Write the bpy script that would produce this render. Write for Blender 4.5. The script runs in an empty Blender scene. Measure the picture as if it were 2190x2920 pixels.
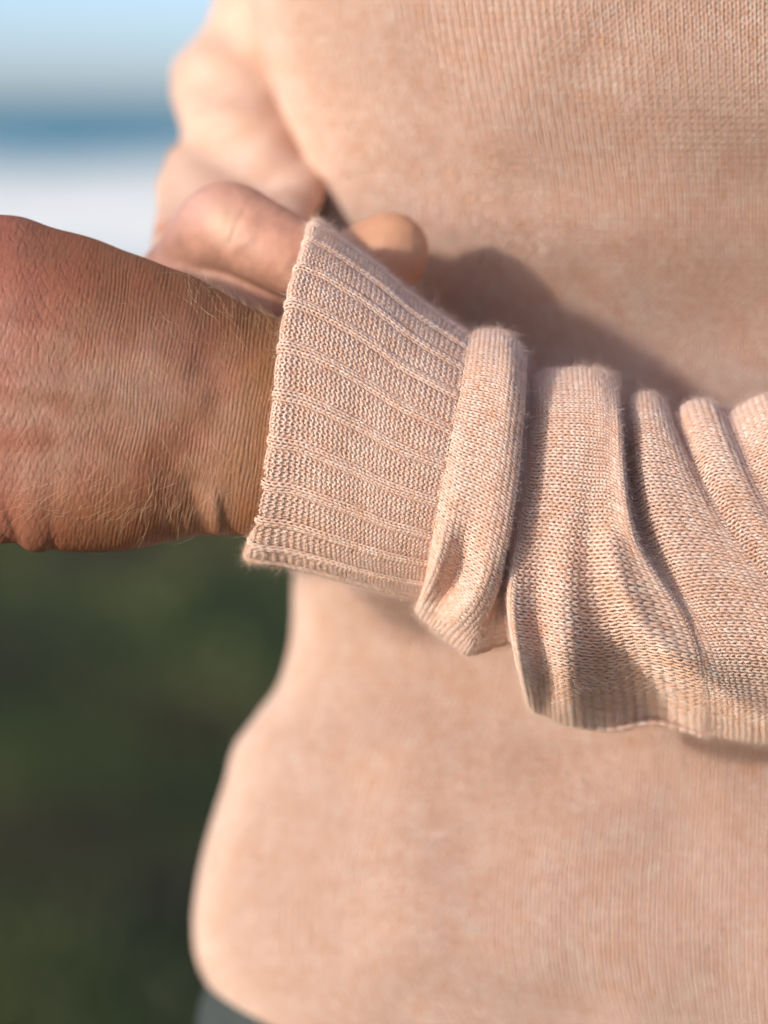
import bpy, math
import numpy as np
from mathutils import Vector

rng = np.random.default_rng(7)
scene = bpy.context.scene
col = scene.collection

# ------------------------------------------------------------------ camera
# One unit "px" = 0.1 mm in the plane of focus (780 mm from the lens).
D = 7800.0
PITCH = math.atan(1150.0 / D)
CAM = np.array([0.0, 0.0, 1.16])
RIGHT = np.array([1.0, 0.0, 0.0])
UP = np.array([0.0, math.sin(PITCH), math.cos(PITCH)])
FWD = np.array([0.0, math.cos(PITCH), -math.sin(PITCH)])

cd = bpy.data.cameras.new('camera')
cam = bpy.data.objects.new('camera', cd)
col.objects.link(cam)
cam.location = CAM
cam.rotation_euler = (math.pi / 2 - PITCH, 0, 0)
cd.sensor_fit = 'HORIZONTAL'
cd.sensor_width = 24.0
cd.lens = 24.0 * D / 2190.0
cd.clip_start = 0.05
cd.clip_end = 60000
cd.dof.use_dof = True
cd.dof.focus_distance = 0.786
cd.dof.aperture_fstop = 3.8
scene.camera = cam

# ------------------------------------------------------------------ light
TO_SUN = -1.12 * RIGHT + 0.30 * UP - 1.0 * FWD
TO_SUN = TO_SUN / np.linalg.norm(TO_SUN)
SUN_EL = math.asin(TO_SUN[2])
SUN_AZ = math.atan2(TO_SUN[0], TO_SUN[1])      # from +Y towards +X
ld = bpy.data.lights.new('sun', 'SUN')
ld.energy = 1.6
ld.angle = math.radians(3.0)
ld.color = (1.0, 0.925, 0.835)
sun = bpy.data.objects.new('sun', ld)
col.objects.link(sun)
sun.rotation_euler = Vector(TO_SUN).to_track_quat('Z', 'Y').to_euler()
sun.location = (-3, -3, 4)

world = bpy.data.worlds.new('World')
scene.world = world
world.use_nodes = True
wn = world.node_tree.nodes
wl = world.node_tree.links
wn.clear()
wo = wn.new('ShaderNodeOutputWorld')
bg = wn.new('ShaderNodeBackground')
sky = wn.new('ShaderNodeTexSky')
sky.sky_type = 'NISHITA'
sky.sun_disc = False
sky.sun_elevation = SUN_EL
sky.sun_rotation = SUN_AZ
sky.air_density = 0.46
sky.dust_density = 1.25
sky.ozone_density = 1.3
bg.inputs['Strength'].default_value = 0.145
wl.new(sky.outputs[0], bg.inputs[0])
wl.new(bg.outputs[0], wo.inputs[0])

scene.view_settings.view_transform = 'Standard'
scene.view_settings.look = 'None'
scene.view_settings.exposure = 0.7
scene.view_settings.gamma = 1.0
scene.render.engine = 'CYCLES'
scene.cycles.use_denoising = True
scene.cycles.max_bounces = 6
scene.cycles.use_adaptive_sampling = False

# ------------------------------------------------------------------ helpers
def W(p):
    """(px, py, w) photo pixels + depth behind the focus plane -> world metres."""
    p = np.asarray(p, float)
    k = (D + p[..., 2]) / D
    u = (p[..., 0] - 1095.0) * k
    v = (1460.0 - p[..., 1]) * k
    d = D + p[..., 2]
    return CAM + 1e-4 * (u[..., None] * RIGHT + v[..., None] * UP + d[..., None] * FWD)

def hermite(t, xs, P):
    """Smooth interpolation (finite-difference tangents) of P[K,...] at xs -> t."""
    xs = np.asarray(xs, float); P = np.asarray(P, float); t = np.asarray(t, float)
    K = len(xs)
    m = np.empty_like(P)
    dx = np.diff(xs)
    dP = np.diff(P, axis=0) / dx.reshape((-1,) + (1,) * (P.ndim - 1))
    m[0] = dP[0]; m[-1] = dP[-1]
    if K > 2:
        w = (dx[1:] / (dx[:-1] + dx[1:])).reshape((-1,) + (1,) * (P.ndim - 1))
        m[1:-1] = dP[:-1] * w + dP[1:] * (1 - w)
    k = np.clip(np.searchsorted(xs, t, side='right') - 1, 0, K - 2)
    h = dx[k]; s = np.clip((t - xs[k]) / h, 0, 1)
    sh = (-1,) + (1,) * (P.ndim - 1)
    s = s.reshape(sh); h = h.reshape(sh)
    return ((2*s**3 - 3*s**2 + 1) * P[k] + (s**3 - 2*s**2 + s) * h * m[k]
            + (-2*s**3 + 3*s**2) * P[k+1] + (s**3 - s**2) * h * m[k+1])

def chord(P):
    d = np.linalg.norm(np.diff(P, axis=0), axis=-1)
    return np.concatenate([[0], np.cumsum(np.maximum(d, 1e-6))])

def smooth(e0, e1, x):
    t = np.clip((x - e0) / (e1 - e0), 0, 1)
    return t * t * (3 - 2 * t)

def vnoise(x, y, seed=0):
    """2-D value noise, 0..1."""
    tab = np.random.default_rng(seed).random((256, 256))
    x = np.asarray(x, float); y = np.asarray(y, float)
    xi = np.floor(x).astype(int); yi = np.floor(y).astype(int)
    fx = x - xi; fy = y - yi
    fx = fx * fx * (3 - 2 * fx); fy = fy * fy * (3 - 2 * fy)
    a = tab[xi & 255, yi & 255]; b = tab[(xi+1) & 255, yi & 255]
    c = tab[xi & 255, (yi+1) & 255]; d = tab[(xi+1) & 255, (yi+1) & 255]
    return (a*(1-fx) + b*fx)*(1-fy) + (c*(1-fx) + d*fx)*fy

def make_mesh(name, verts, quads, mat=None, parent=None, colours=None, uv=None, tris=None, sm=True, kind=None):
    verts = np.ascontiguousarray(verts, np.float32).reshape(-1, 3)
    quads = np.asarray(quads, np.int32).reshape(-1, 4)
    me = bpy.data.meshes.new(name)
    me.vertices.add(len(verts))
    me.vertices.foreach_set('co', verts.ravel())
    loops = quads.ravel(); starts = np.arange(len(quads), dtype=np.int32) * 4
    tot = len(quads)
    if tris is not None and len(tris):
        tris = np.asarray(tris, np.int32).reshape(-1, 3)
        starts = np.concatenate([starts, len(loops) + np.arange(len(tris), dtype=np.int32) * 3])
        loops = np.concatenate([loops, tris.ravel()]); tot += len(tris)
    me.loops.add(len(loops))
    me.loops.foreach_set('vertex_index', loops.astype(np.int32))
    me.polygons.add(tot)
    me.polygons.foreach_set('loop_start', starts.astype(np.int32))
    me.update(calc_edges=True)
    me.validate()
    if sm:
        me.polygons.foreach_set('use_smooth', np.ones(len(me.polygons), bool))
    if colours is not None:
        a = me.color_attributes.new('heather', 'FLOAT_COLOR', 'POINT')
        c = np.ones((len(verts), 4), np.float32); c[:, :3] = colours
        a.data.foreach_set('color', c.ravel())
    if uv is not None:
        a = me.attributes.new('fabric', 'FLOAT_VECTOR', 'POINT')
        c = np.zeros((len(verts), 3), np.float32); c[:, :2] = uv
        a.data.foreach_set('vector', c.ravel())
    ob = bpy.data.objects.new(name, me)
    col.objects.link(ob)
    if mat: me.materials.append(mat)
    if parent: ob.parent = parent
    if kind: ob['kind'] = kind
    return ob

def grid_quads(n, m, wrap=False, flip=False):
    i = np.arange(n - 1)[:, None]; j = np.arange(m if wrap else m - 1)[None, :]
    j2 = (j + 1) % m
    q = np.stack([i*m + j, (i+1)*m + j, (i+1)*m + j2, i*m + j2], -1).reshape(-1, 4)
    return q[:, ::-1] if flip else q

def normals(G, wrap=False):
    du = np.gradient(G, axis=0)
    dv = np.gradient(G, axis=1)
    if wrap:
        dv = (np.roll(G, -1, 1) - np.roll(G, 1, 1)) * 0.5
    n = np.cross(du, dv)
    return n / np.maximum(np.linalg.norm(n, axis=-1, keepdims=True), 1e-12)

# ------------------------------------------------------------------ materials
def mat_new(name):
    m = bpy.data.materials.new(name); m.use_nodes = True
    nt = m.node_tree
    return m, nt, nt.nodes['Principled BSDF']

def node(nt, t, **kw):
    n = nt.nodes.new(t)
    for k, v in kw.items(): setattr(n, k, v)
    return n

def ramp(nt, stops, src):
    r = node(nt, 'ShaderNodeValToRGB')
    e = r.color_ramp.elements
    while len(e) < len(stops): e.new(0.5)
    for k, (p, c) in enumerate(stops):
        e[k].position = p; e[k].color = tuple(c) + (1,)
    nt.links.new(src, r.inputs[0])
    return r

# yarn: colour of each stitch is carried on the geometry, wool sheen on top
yarn_mat, nt, b = mat_new('wool_yarn')
at = node(nt, 'ShaderNodeVertexColor', layer_name='heather')
nt.links.new(at.outputs[0], b.inputs['Base Color'])
b.inputs['Roughness'].default_value = 0.95
b.inputs['Specular IOR Level'].default_value = 0.04
b.inputs['Sheen Weight'].default_value = 0.22
b.inputs['Sheen Roughness'].default_value = 0.45
b.inputs['Subsurface Weight'].default_value = 0.3
b.inputs['Subsurface Radius'].default_value = (1.0, 0.75, 0.6)
b.inputs['Subsurface Scale'].default_value = 0.0010
b.inputs['Sheen Tint'].default_value = (1.0, 0.86, 0.78, 1)

tc = node(nt, 'ShaderNodeTexCoord')
n1 = node(nt, 'ShaderNodeTexNoise'); n1.inputs['Scale'].default_value = 5200; n1.inputs['Detail'].default_value = 2
nt.links.new(tc.outputs['Object'], n1.inputs['Vector'])
bp = node(nt, 'ShaderNodeBump'); bp.inputs['Strength'].default_value = 0.6; bp.inputs['Distance'].default_value = 0.00018
nt.links.new(n1.outputs[0], bp.inputs['Height']); nt.links.new(bp.outputs[0], b.inputs['Normal'])

# plain cloth under the stitches and for the out-of-focus sleeve
cloth_mat, nt, b = mat_new('wool_cloth')
tc = node(nt, 'ShaderNodeTexCoord')
n1 = node(nt, 'ShaderNodeTexNoise'); n1.inputs['Scale'].default_value = 420; n1.inputs['Detail'].default_value = 4
n2 = node(nt, 'ShaderNodeTexNoise'); n2.inputs['Scale'].default_value = 70; n2.inputs['Detail'].default_value = 3
nt.links.new(tc.outputs['Object'], n1.inputs['Vector']); nt.links.new(tc.outputs['Object'], n2.inputs['Vector'])
mx = node(nt, 'ShaderNodeMath', operation='MULTIPLY_ADD'); mx.inputs[1].default_value = 0.5
ad = node(nt, 'ShaderNodeMath', operation='MULTIPLY'); ad.inputs[1].default_value = 0.5
nt.links.new(n2.outputs[0], ad.inputs[0]); nt.links.new(n1.outputs[0], mx.inputs[0]); nt.links.new(ad.outputs[0], mx.inputs[2])
r = ramp(nt, [(0.30, (0.58, 0.34, 0.22)), (0.5, (0.66, 0.435, 0.325)), (0.70, (0.73, 0.55, 0.44))], mx.outputs[0])
nt.links.new(r.outputs[0], b.inputs['Base Color'])
b.inputs['Roughness'].default_value = 0.95
b.inputs['Specular IOR Level'].default_value = 0.1
b.inputs['Sheen Weight'].default_value = 0.12
b.inputs['Sheen Tint'].default_value = (1.0, 0.86, 0.78, 1)
bp = node(nt, 'ShaderNodeBump'); bp.inputs['Strength'].default_value = 0.5; bp.inputs['Distance'].default_value = 0.001
nt.links.new(n1.outputs[0], bp.inputs['Height']); nt.links.new(bp.outputs[0], b.inputs['Normal'])

fuzz_mat, nt, b = mat_new('wool_fibre')
b.inputs['Base Color'].default_value = (0.76, 0.56, 0.45, 1)
b.inputs['Roughness'].default_value = 0.8

hair_mat, nt, b = mat_new('blond_hair')
b.inputs['Base Color'].default_value = (0.80, 0.58, 0.33, 1)
b.inputs['Roughness'].default_value = 0.45

# tanned skin
skin_mat, nt, b = mat_new('skin')
at = node(nt, 'ShaderNodeVertexColor', layer_name='heather')
tc = node(nt, 'ShaderNodeTexCoord')
n1 = node(nt, 'ShaderNodeTexNoise'); n1.inputs['Scale'].default_value = 900; n1.inputs['Detail'].default_value = 3
n2 = node(nt, 'ShaderNodeTexVoronoi', feature='DISTANCE_TO_EDGE'); n2.inputs['Scale'].default_value = 800
nt.links.new(tc.outputs['Object'], n1.inputs['Vector']); nt.links.new(tc.outputs['Object'], n2.inputs['Vector'])
mr = node(nt, 'ShaderNodeMapRange'); mr.inputs[1].default_value = 0.0; mr.inputs[2].default_value = 0.12
nt.links.new(n2.outputs['Distance'], mr.inputs[0])
bp = node(nt, 'ShaderNodeBump'); bp.inputs['Strength'].default_value = 0.15; bp.inputs['Distance'].default_value = 0.00018
nt.links.new(mr.outputs[0], bp.inputs['Height'])
bp2 = node(nt, 'ShaderNodeBump'); bp2.inputs['Strength'].default_value = 0.4; bp2.inputs['Distance'].default_value = 0.0002
nt.links.new(n1.outputs[0], bp2.inputs['Height']); nt.links.new(bp.outputs[0], bp2.inputs['Normal'])
nt.links.new(bp2.outputs[0], b.inputs['Normal'])
nt.links.new(at.outputs[0], b.inputs['Base Color'])
b.inputs['Roughness'].default_value = 0.5
b.inputs['Specular IOR Level'].default_value = 0.36
b.inputs['Subsurface Weight'].default_value = 0.16
b.inputs['Subsurface Radius'].default_value = (1.0, 0.35, 0.2)
b.inputs['Subsurface Scale'].default_value = 0.0022

trouser_mat, nt, b = mat_new('grey_twill')
tc = node(nt, 'ShaderNodeTexCoord')
n1 = node(nt, 'ShaderNodeTexNoise'); n1.inputs['Scale'].default_value = 60
nt.links.new(tc.outputs['Object'], n1.inputs['Vector'])
r = ramp(nt, [(0.3, (0.034, 0.045, 0.042)), (0.7, (0.052, 0.064, 0.060))], n1.outputs[0])
nt.links.new(r.outputs[0], b.inputs['Base Color']); b.inputs['Roughness'].default_value = 0.85

# ------------------------------------------------------------------ setting
SEA_Z = -5.0
# grass ground with a lip that falls to the shore
gm, nt, b = mat_new('turf')
tc = node(nt, 'ShaderNodeTexCoord')
n1 = node(nt, 'ShaderNodeTexNoise'); n1.inputs['Scale'].default_value = 1.7; n1.inputs['Detail'].default_value = 5
n2 = node(nt, 'ShaderNodeTexNoise'); n2.inputs['Scale'].default_value = 0.9; n2.inputs['Detail'].default_value = 2
nt.links.new(tc.outputs['Object'], n1.inputs['Vector']); nt.links.new(tc.outputs['Object'], n2.inputs['Vector'])
r1 = ramp(nt, [(0.3, (0.014, 0.028, 0.011)), (0.5, (0.062, 0.078, 0.022)), (0.7, (0.115, 0.118, 0.036))], n1.outputs[0])
r2 = ramp(nt, [(0.45, (0, 0, 0)), (0.62, (1, 1, 1))], n2.outputs[0])
mix = node(nt, 'ShaderNodeMix', data_type='RGBA')
nt.links.new(r2.outputs[0], mix.inputs[0]); nt.links.new(r1.outputs[0], mix.inputs[6]); mix.inputs[7].default_value = (0.055, 0.036, 0.020, 1)
nt.links.new(mix.outputs[2], b.inputs['Base Color']); b.inputs['Roughness'].default_value = 0.95
b.inputs['Specular IOR Level'].default_value = 0.1

ys = np.concatenate([np.linspace(-30, 1, 8), np.linspace(1.5, 13, 60), np.linspace(14, 60, 40)])
xs = np.linspace(-60, 60, 121)
X, Y = np.meshgrid(xs, ys, indexing='xy')
Z = 0.10 * (vnoise(X*0.9 + 40, Y*0.9 + 40, 3) - 0.5) * smooth(1.2, 3.0, Y) + 0.0
Z = Z - (5.6) * smooth(13.5, 46, Y)
def ground_z(x, y):
    return 0.10 * (vnoise(x*0.9 + 40, y*0.9 + 40, 3) - 0.5) * smooth(1.2, 3.0, y) - 5.6 * smooth(13.5, 46, y)
o = make_mesh('ground', np.stack([X, Y, Z], -1), grid_quads(len(ys), len(xs), flip=True), gm)
o['kind'] = 'structure'

# grass blades
gb, nt, b = mat_new('grass_blade')
at = node(nt, 'ShaderNodeVertexColor', layer_name='heather')
nt.links.new(at.outputs[0], b.inputs['Base Color']); b.inputs['Roughness'].default_value = 0.7
N = 46000
gy = 1.8 + 10.5 * rng.random(N) ** 1.3
gx = (rng.random(N) - 0.62) * (2.2 + gy * 0.75)
keep = vnoise(gx*1.3 + 9, gy*1.1 + 5, 11) > 0.25
gx, gy = gx[keep], gy[keep]; N = len(gx)
gz = ground_z(gx, gy)
hh = (0.015 + 0.035 * rng.random(N)) * (0.5 + 1.2 * vnoise(gx*1.6, gy*1.6, 12))
an = rng.random(N) * 2 * np.pi
wd = 0.003 + 0.003 * rng.random(N)
dx, dy = np.cos(an), np.sin(an)
lean = (rng.random(N) - 0.3) * 0.9
base = np.stack([gx, gy, gz - 0.004], -1)
side = np.stack([dx * wd, dy * wd, np.zeros(N)], -1)
up1 = np.stack([-dy * lean * hh * 0.35, dx * lean * hh * 0.35, hh * 0.6], -1)
up2 = np.stack([-dy * lean * hh, dx * lean * hh, hh], -1)
V = np.stack([base - side, base + side, base + up1 - side*0.7, base + up1 + side*0.7, base + up2], 1)
k = np.arange(N)[:, None] * 5
t = vnoise(gx*0.9 + 70, gy*0.7 + 20, 13)
t = np.clip((t - 0.33) / 0.34, 0, 1)
c = (1 - t)[:, None] * np.array([0.022, 0.040, 0.014]) + t[:, None] * np.array([0.140, 0.150, 0.045])
br = smooth(0.55, 0.75, vnoise(gx*0.6 + 3, gy*0.6 + 8, 14))[:, None]
c = c * (1 - br) + br * np.array([0.080, 0.058, 0.030])
c *= (0.7 + 0.6 * rng.random((N, 1)))
make_mesh('grass', V, k + np.array([[0, 1, 3, 2]]), gb, colours=np.repeat(c, 5, 0), tris=k + np.array([[2, 3, 4]]), kind='stuff')

# sea with breaking surf
sm_, nt, b = mat_new('sea_water')
tc = node(nt, 'ShaderNodeTexCoord')
at = node(nt, 'ShaderNodeVertexColor', layer_name='heather')
mp = node(nt, 'ShaderNodeMapping'); mp.inputs['Scale'].default_value = (0.16, 0.07, 1)
nt.links.new(tc.outputs['Object'], mp.inputs[0])
n1 = node(nt, 'ShaderNodeTexNoise'); n1.inputs['Scale'].default_value = 1.0; n1.inputs['Detail'].default_value = 6
nt.links.new(mp.outputs[0], n1.inputs['Vector'])
sx = node(nt, 'ShaderNodeSeparateColor'); nt.links.new(at.outputs[0], sx.inputs[0])
sub = node(nt, 'ShaderNodeMath', operation='ADD'); nt.links.new(n1.outputs[0], sub.inputs[0]); nt.links.new(sx.outputs[0], sub.inputs[1])
fr = ramp(nt, [(0.66, (0, 0, 0)), (1.0, (1, 1, 1))], sub.outputs[0])
mix = node(nt, 'ShaderNodeMix', data_type='RGBA')
nt.links.new(fr.outputs[0], mix.inputs[0]); mix.inputs[6].default_value = (0.025, 0.28, 0.36, 1); mix.inputs[7].default_value = (0.85, 0.86, 0.81, 1)
nt.links.new(mix.outputs[2], b.inputs['Base Color'])
mr = node(nt, 'ShaderNodeMapRange'); mr.inputs[3].default_value = 0.45; mr.inputs[4].default_value = 0.9
nt.links.new(fr.outputs[0], mr.inputs[0]); nt.links.new(mr.outputs[0], b.inputs['Roughness'])
b.inputs['IOR'].default_value = 1.33
b.inputs['Specular IOR Level'].default_value = 0.25
ys = np.concatenate([np.linspace(35, 420, 260), np.geomspace(424, 30000, 40)])
xs = np.concatenate([-np.geomspace(30000, 130, 14), np.linspace(-120, 120, 81), np.geomspace(130, 30000, 14)])
X, Y = np.meshgrid(xs, ys)
warp = 26 * (vnoise(X*0.012 + 50, Y*0.012 + 50, 21) - 0.5)
ph = (Y + warp) / 24.0
crest = np.maximum(0, np.cos(ph * 2 * np.pi)) ** 3
Z = SEA_Z + 2.4 * crest * smooth(60, 120, Y) * (1 - smooth(280, 420, Y)) * (0.5 + vnoise(X*0.02, Y*0.03, 22))
foam = smooth(55, 110, Y) * (1 - smooth(120, 290, Y))
foam = np.clip(0.62 * foam + 0.10 * crest * foam, 0, 1)
o = make_mesh('sea', np.stack([X, Y, Z], -1), grid_quads(len(ys), len(xs), flip=True), sm_, colours=np.repeat(foam.reshape(-1, 1), 3, 1))
o['kind'] = 'structure'

# ------------------------------------------------------------------ person
person = bpy.data.objects.new('person', None)
person.location = (0.12, 0.97, 0.0)
col.objects.link(person)
person['label'] = 'person in a peach heather knitted sweater pulling back the ribbed cuff of one sleeve'
person['category'] = 'person'
bpy.context.view_layer.update()
PINV = person.matrix_world.inverted()
def adopt(ob, parent=None):
    ob.parent = parent or person
    if parent is None: ob.matrix_parent_inverse = PINV.copy()
    return ob

def heather(n_u, n_v, n_y, seed, blot=0.35, gain=2.1):
    """Wool mix: blush, cream and rust fibres, per stitch and along the yarn."""
    blush = np.array([0.72, 0.482, 0.378]); cream = np.array([0.78, 0.635, 0.53]); rust = np.array([0.63, 0.345, 0.205])
    a = vnoise(n_u*1.1, n_v*1.3, seed)*0.55 + vnoise(n_u*0.30 + 9, n_v*0.33 + 4, seed+1)*blot + vnoise(n_y*2.3, n_v*7.7, seed+2)*0.45
    a = (a - 0.5 - 0.5*blot) * gain
    c = blush[None] + np.clip(a, 0, 1)[:, None] * (cream - blush) + np.clip(-a, 0, 1)[:, None] * (rust - blush)
    return c

# ---- a tube whose rings are drawn from photo curves -------------------------
THETA_F = np.linspace(np.pi/2, -np.pi/2, 121)          # front half, top -> bottom
def ring(curve, wc, R, Rb, flat=1.0):
    """curve: [(px,py,h)...] top->bottom. Returns closed ring (front top->bottom, back bottom->top)."""
    c = np.asarray(curve, float)
    q = (1 - np.sin(THETA_F)) / 2
    s = chord(c[:, :2]); s = s / s[-1]
    f = hermite(q, s, c)
    cf = np.cos(THETA_F) ** flat
    front = np.stack([f[:, 0], f[:, 1], wc - R * cf - f[:, 2] * np.minimum(1, cf*1.6)], -1)
    qb = q[::-1][1:-1]
    thb = THETA_F[::-1][1:-1]
    top, bot = c[0], c[-1]
    back = top[None, :2] + qb[:, None] * (bot - top)[None, :2]
    back = np.concatenate([back, (wc + Rb * np.cos(thb))[:, None]], 1)
    return np.concatenate([front, back], 0)

def loft(rings, n, mid=None, sub=None):
    R_ = np.array(rings)
    fr = R_[:, 10:110:10]
    d = np.linalg.norm(np.diff(fr, axis=0), axis=-1).mean(1)
    s = np.concatenate([[0], np.cumsum(d)])
    t = np.linspace(0, s[-1], n) if np.isscalar(n) else n
    return hermite(t, s, R_), s, t

def shrink(rg, amt, dx=0.0):
    c = rg.mean(0)
    v = rg - c
    L = np.linalg.norm(v[:, 1:], axis=1, keepdims=True)
    out = rg - v * (amt / np.maximum(L, 1))
    out[:, 0] += dx
    return out

# ---- yarn: real knitted loops following a surface ---------------------------
def knit(name, G, s_px, courses, wales, wale_map, segs, sides, radius, depth, parent, sgn=None, lift=None, seed=0, amp=0.80, blot=0.3, gain=2.1, tint=1.0):
    """G[NS,NT,3] px surface patch (outward normals), courses = s positions of rows,
    wales = count across, wale_map(x)-> fractional theta index in G."""
    Nn = normals(G)
    if (Nn[G.shape[0]//2, G.shape[1]//2, 2]) > 0: Nn = -Nn
    NS, NT = G.shape[:2]
    nc = len(courses)
    t = np.arange(wales * segs + 1) / segs * 2 * np.pi            # continuous yarn per course
    xw = t / (2*np.pi) + 0.19 * np.sin(2*t + np.pi*0) * 1.0
    wale_i = t / (2*np.pi)                                        # loop centre at integer
    yy = amp * np.cos(t) * 0.5 * 2 * 0.5 * 2
    zz = -np.cos(2*t)
    hc = np.gradient(np.asarray(courses, float))
    C_, T_ = np.meshgrid(np.arange(nc), np.arange(len(t)), indexing='ij')
    jx = (vnoise(C_*0.7, T_*0.11, seed+31) - 0.5) * 0.16
    jy = (vnoise(C_*0.9, T_*0.13, seed+32) - 0.5) * 0.22
    x = xw[None] + jx
    sv = np.asarray(courses)[:, None] + (yy[None] * 0.8 + jy) * hc[:, None]
    si = np.interp(sv.ravel(), s_px, np.arange(NS)).reshape(sv.shape)
    ti = wale_map(x)
    si = np.clip(si, 0, NS - 1.001); ti = np.clip(ti, 0, NT - 1.001)
    i0 = si.astype(int); j0 = ti.astype(int); fi = (si - i0)[..., None]; fj = (ti - j0)[..., None]
    def samp(A):
        return (A[i0, j0]*(1-fi)*(1-fj) + A[i0+1, j0]*fi*(1-fj) + A[i0, j0+1]*(1-fi)*fj + A[i0+1, j0+1]*fi*fj)
    P = samp(G); Nv = samp(Nn); Nv /= np.linalg.norm(Nv, axis=-1, keepdims=True)
    z = zz[None] * depth * (sgn(wale_i)[None] if sgn is not None else 1.0)
    if lift is not None: z = z + lift(xw)[None]
    z = z + (vnoise(C_*1.7, T_*0.3, seed+33) - 0.5) * depth * 0.5
    P = P + Nv * z[..., None]
    Tg = np.gradient(P, axis=1); Tg /= np.maximum(np.linalg.norm(Tg, axis=-1, keepdims=True), 1e-9)
    B = np.cross(Tg, Nv); B /= np.maximum(np.linalg.norm(B, axis=-1, keepdims=True), 1e-9)
    N2 = np.cross(B, Tg)
    rr = radius * (0.86 + 0.30 * vnoise(C_*3.1, T_*0.45, seed+34))
    ang = np.arange(sides) / sides * 2 * np.pi
    ring_ = (np.cos(ang)[None, None, :, None] * B[:, :, None] * 1.12 + np.sin(ang)[None, None, :, None] * N2[:, :, None])
    V = P[:, :, None] + ring_ * rr[:, :, None, None]
    q1 = grid_quads(len(t), sides, wrap=True)
    npc = len(t) * sides
    Q = (np.arange(nc)[:, None, None] * npc + q1[None]).reshape(-1, 4)
    cc = heather(np.floor(wale_i + 0.5)[None].repeat(nc, 0).ravel(), C_.ravel().astype(float), (T_ / segs).ravel(), seed, blot, gain)
    cc = np.repeat(cc, sides, 0) * tint  # tint lifts the yarn colour to stand in for light lost between loops
    ob = make_mesh(name, W(V.reshape(-1, 3)), Q, yarn_mat, colours=cc, kind='stuff')
    return adopt(ob, parent)

# ---- left sleeve ------------------------------------------------------------
WC = 350.0
cuff_cols = [
 ([(889,636,0),(864,720,0),(836,800,0),(816,900,0),(800,1000,0),(786,1150,0),(767,1300,0),(747,1420,0),(724,1520,0),(704,1594,0)], 345, 430),
 ([(925,645,0),(905,740,2),(880,850,4),(862,1000,5),(846,1200,4),(830,1400,2),(815,1530,0),(808,1612,0)], 345, 430),
 ([(989,688,0),(972,840,4),(955,1000,6),(942,1200,6),(935,1400,4),(934,1550,0),(942,1645,0)], 345, 430),
 ([(1085,760,0),(1070,900,2),(1052,1050,0),(1036,1250,-2),(1024,1450,-2),(1022,1600,-4),(1030,1667,0)], 345, 360),
 ([(1180,842,0),(1165,950,2),(1142,1100,0),(1118,1300,-4),(1102,1500,-4),(1100,1620,-4),(1105,1684,0)], 345, 360),
 ([(1265,903,0),(1250,1020,2),(1228,1160,0),(1204,1330,-6),(1182,1500,-8),(1168,1630,-8),(1165,1694,0)], 345, 360),
 ([(1338,950,0),(1320,1080,-4),(1298,1200,-8),(1274,1330,-14),(1246,1470,-16),(1226,1600,-16),(1212,1700,0)], 345, 360),
]
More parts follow.
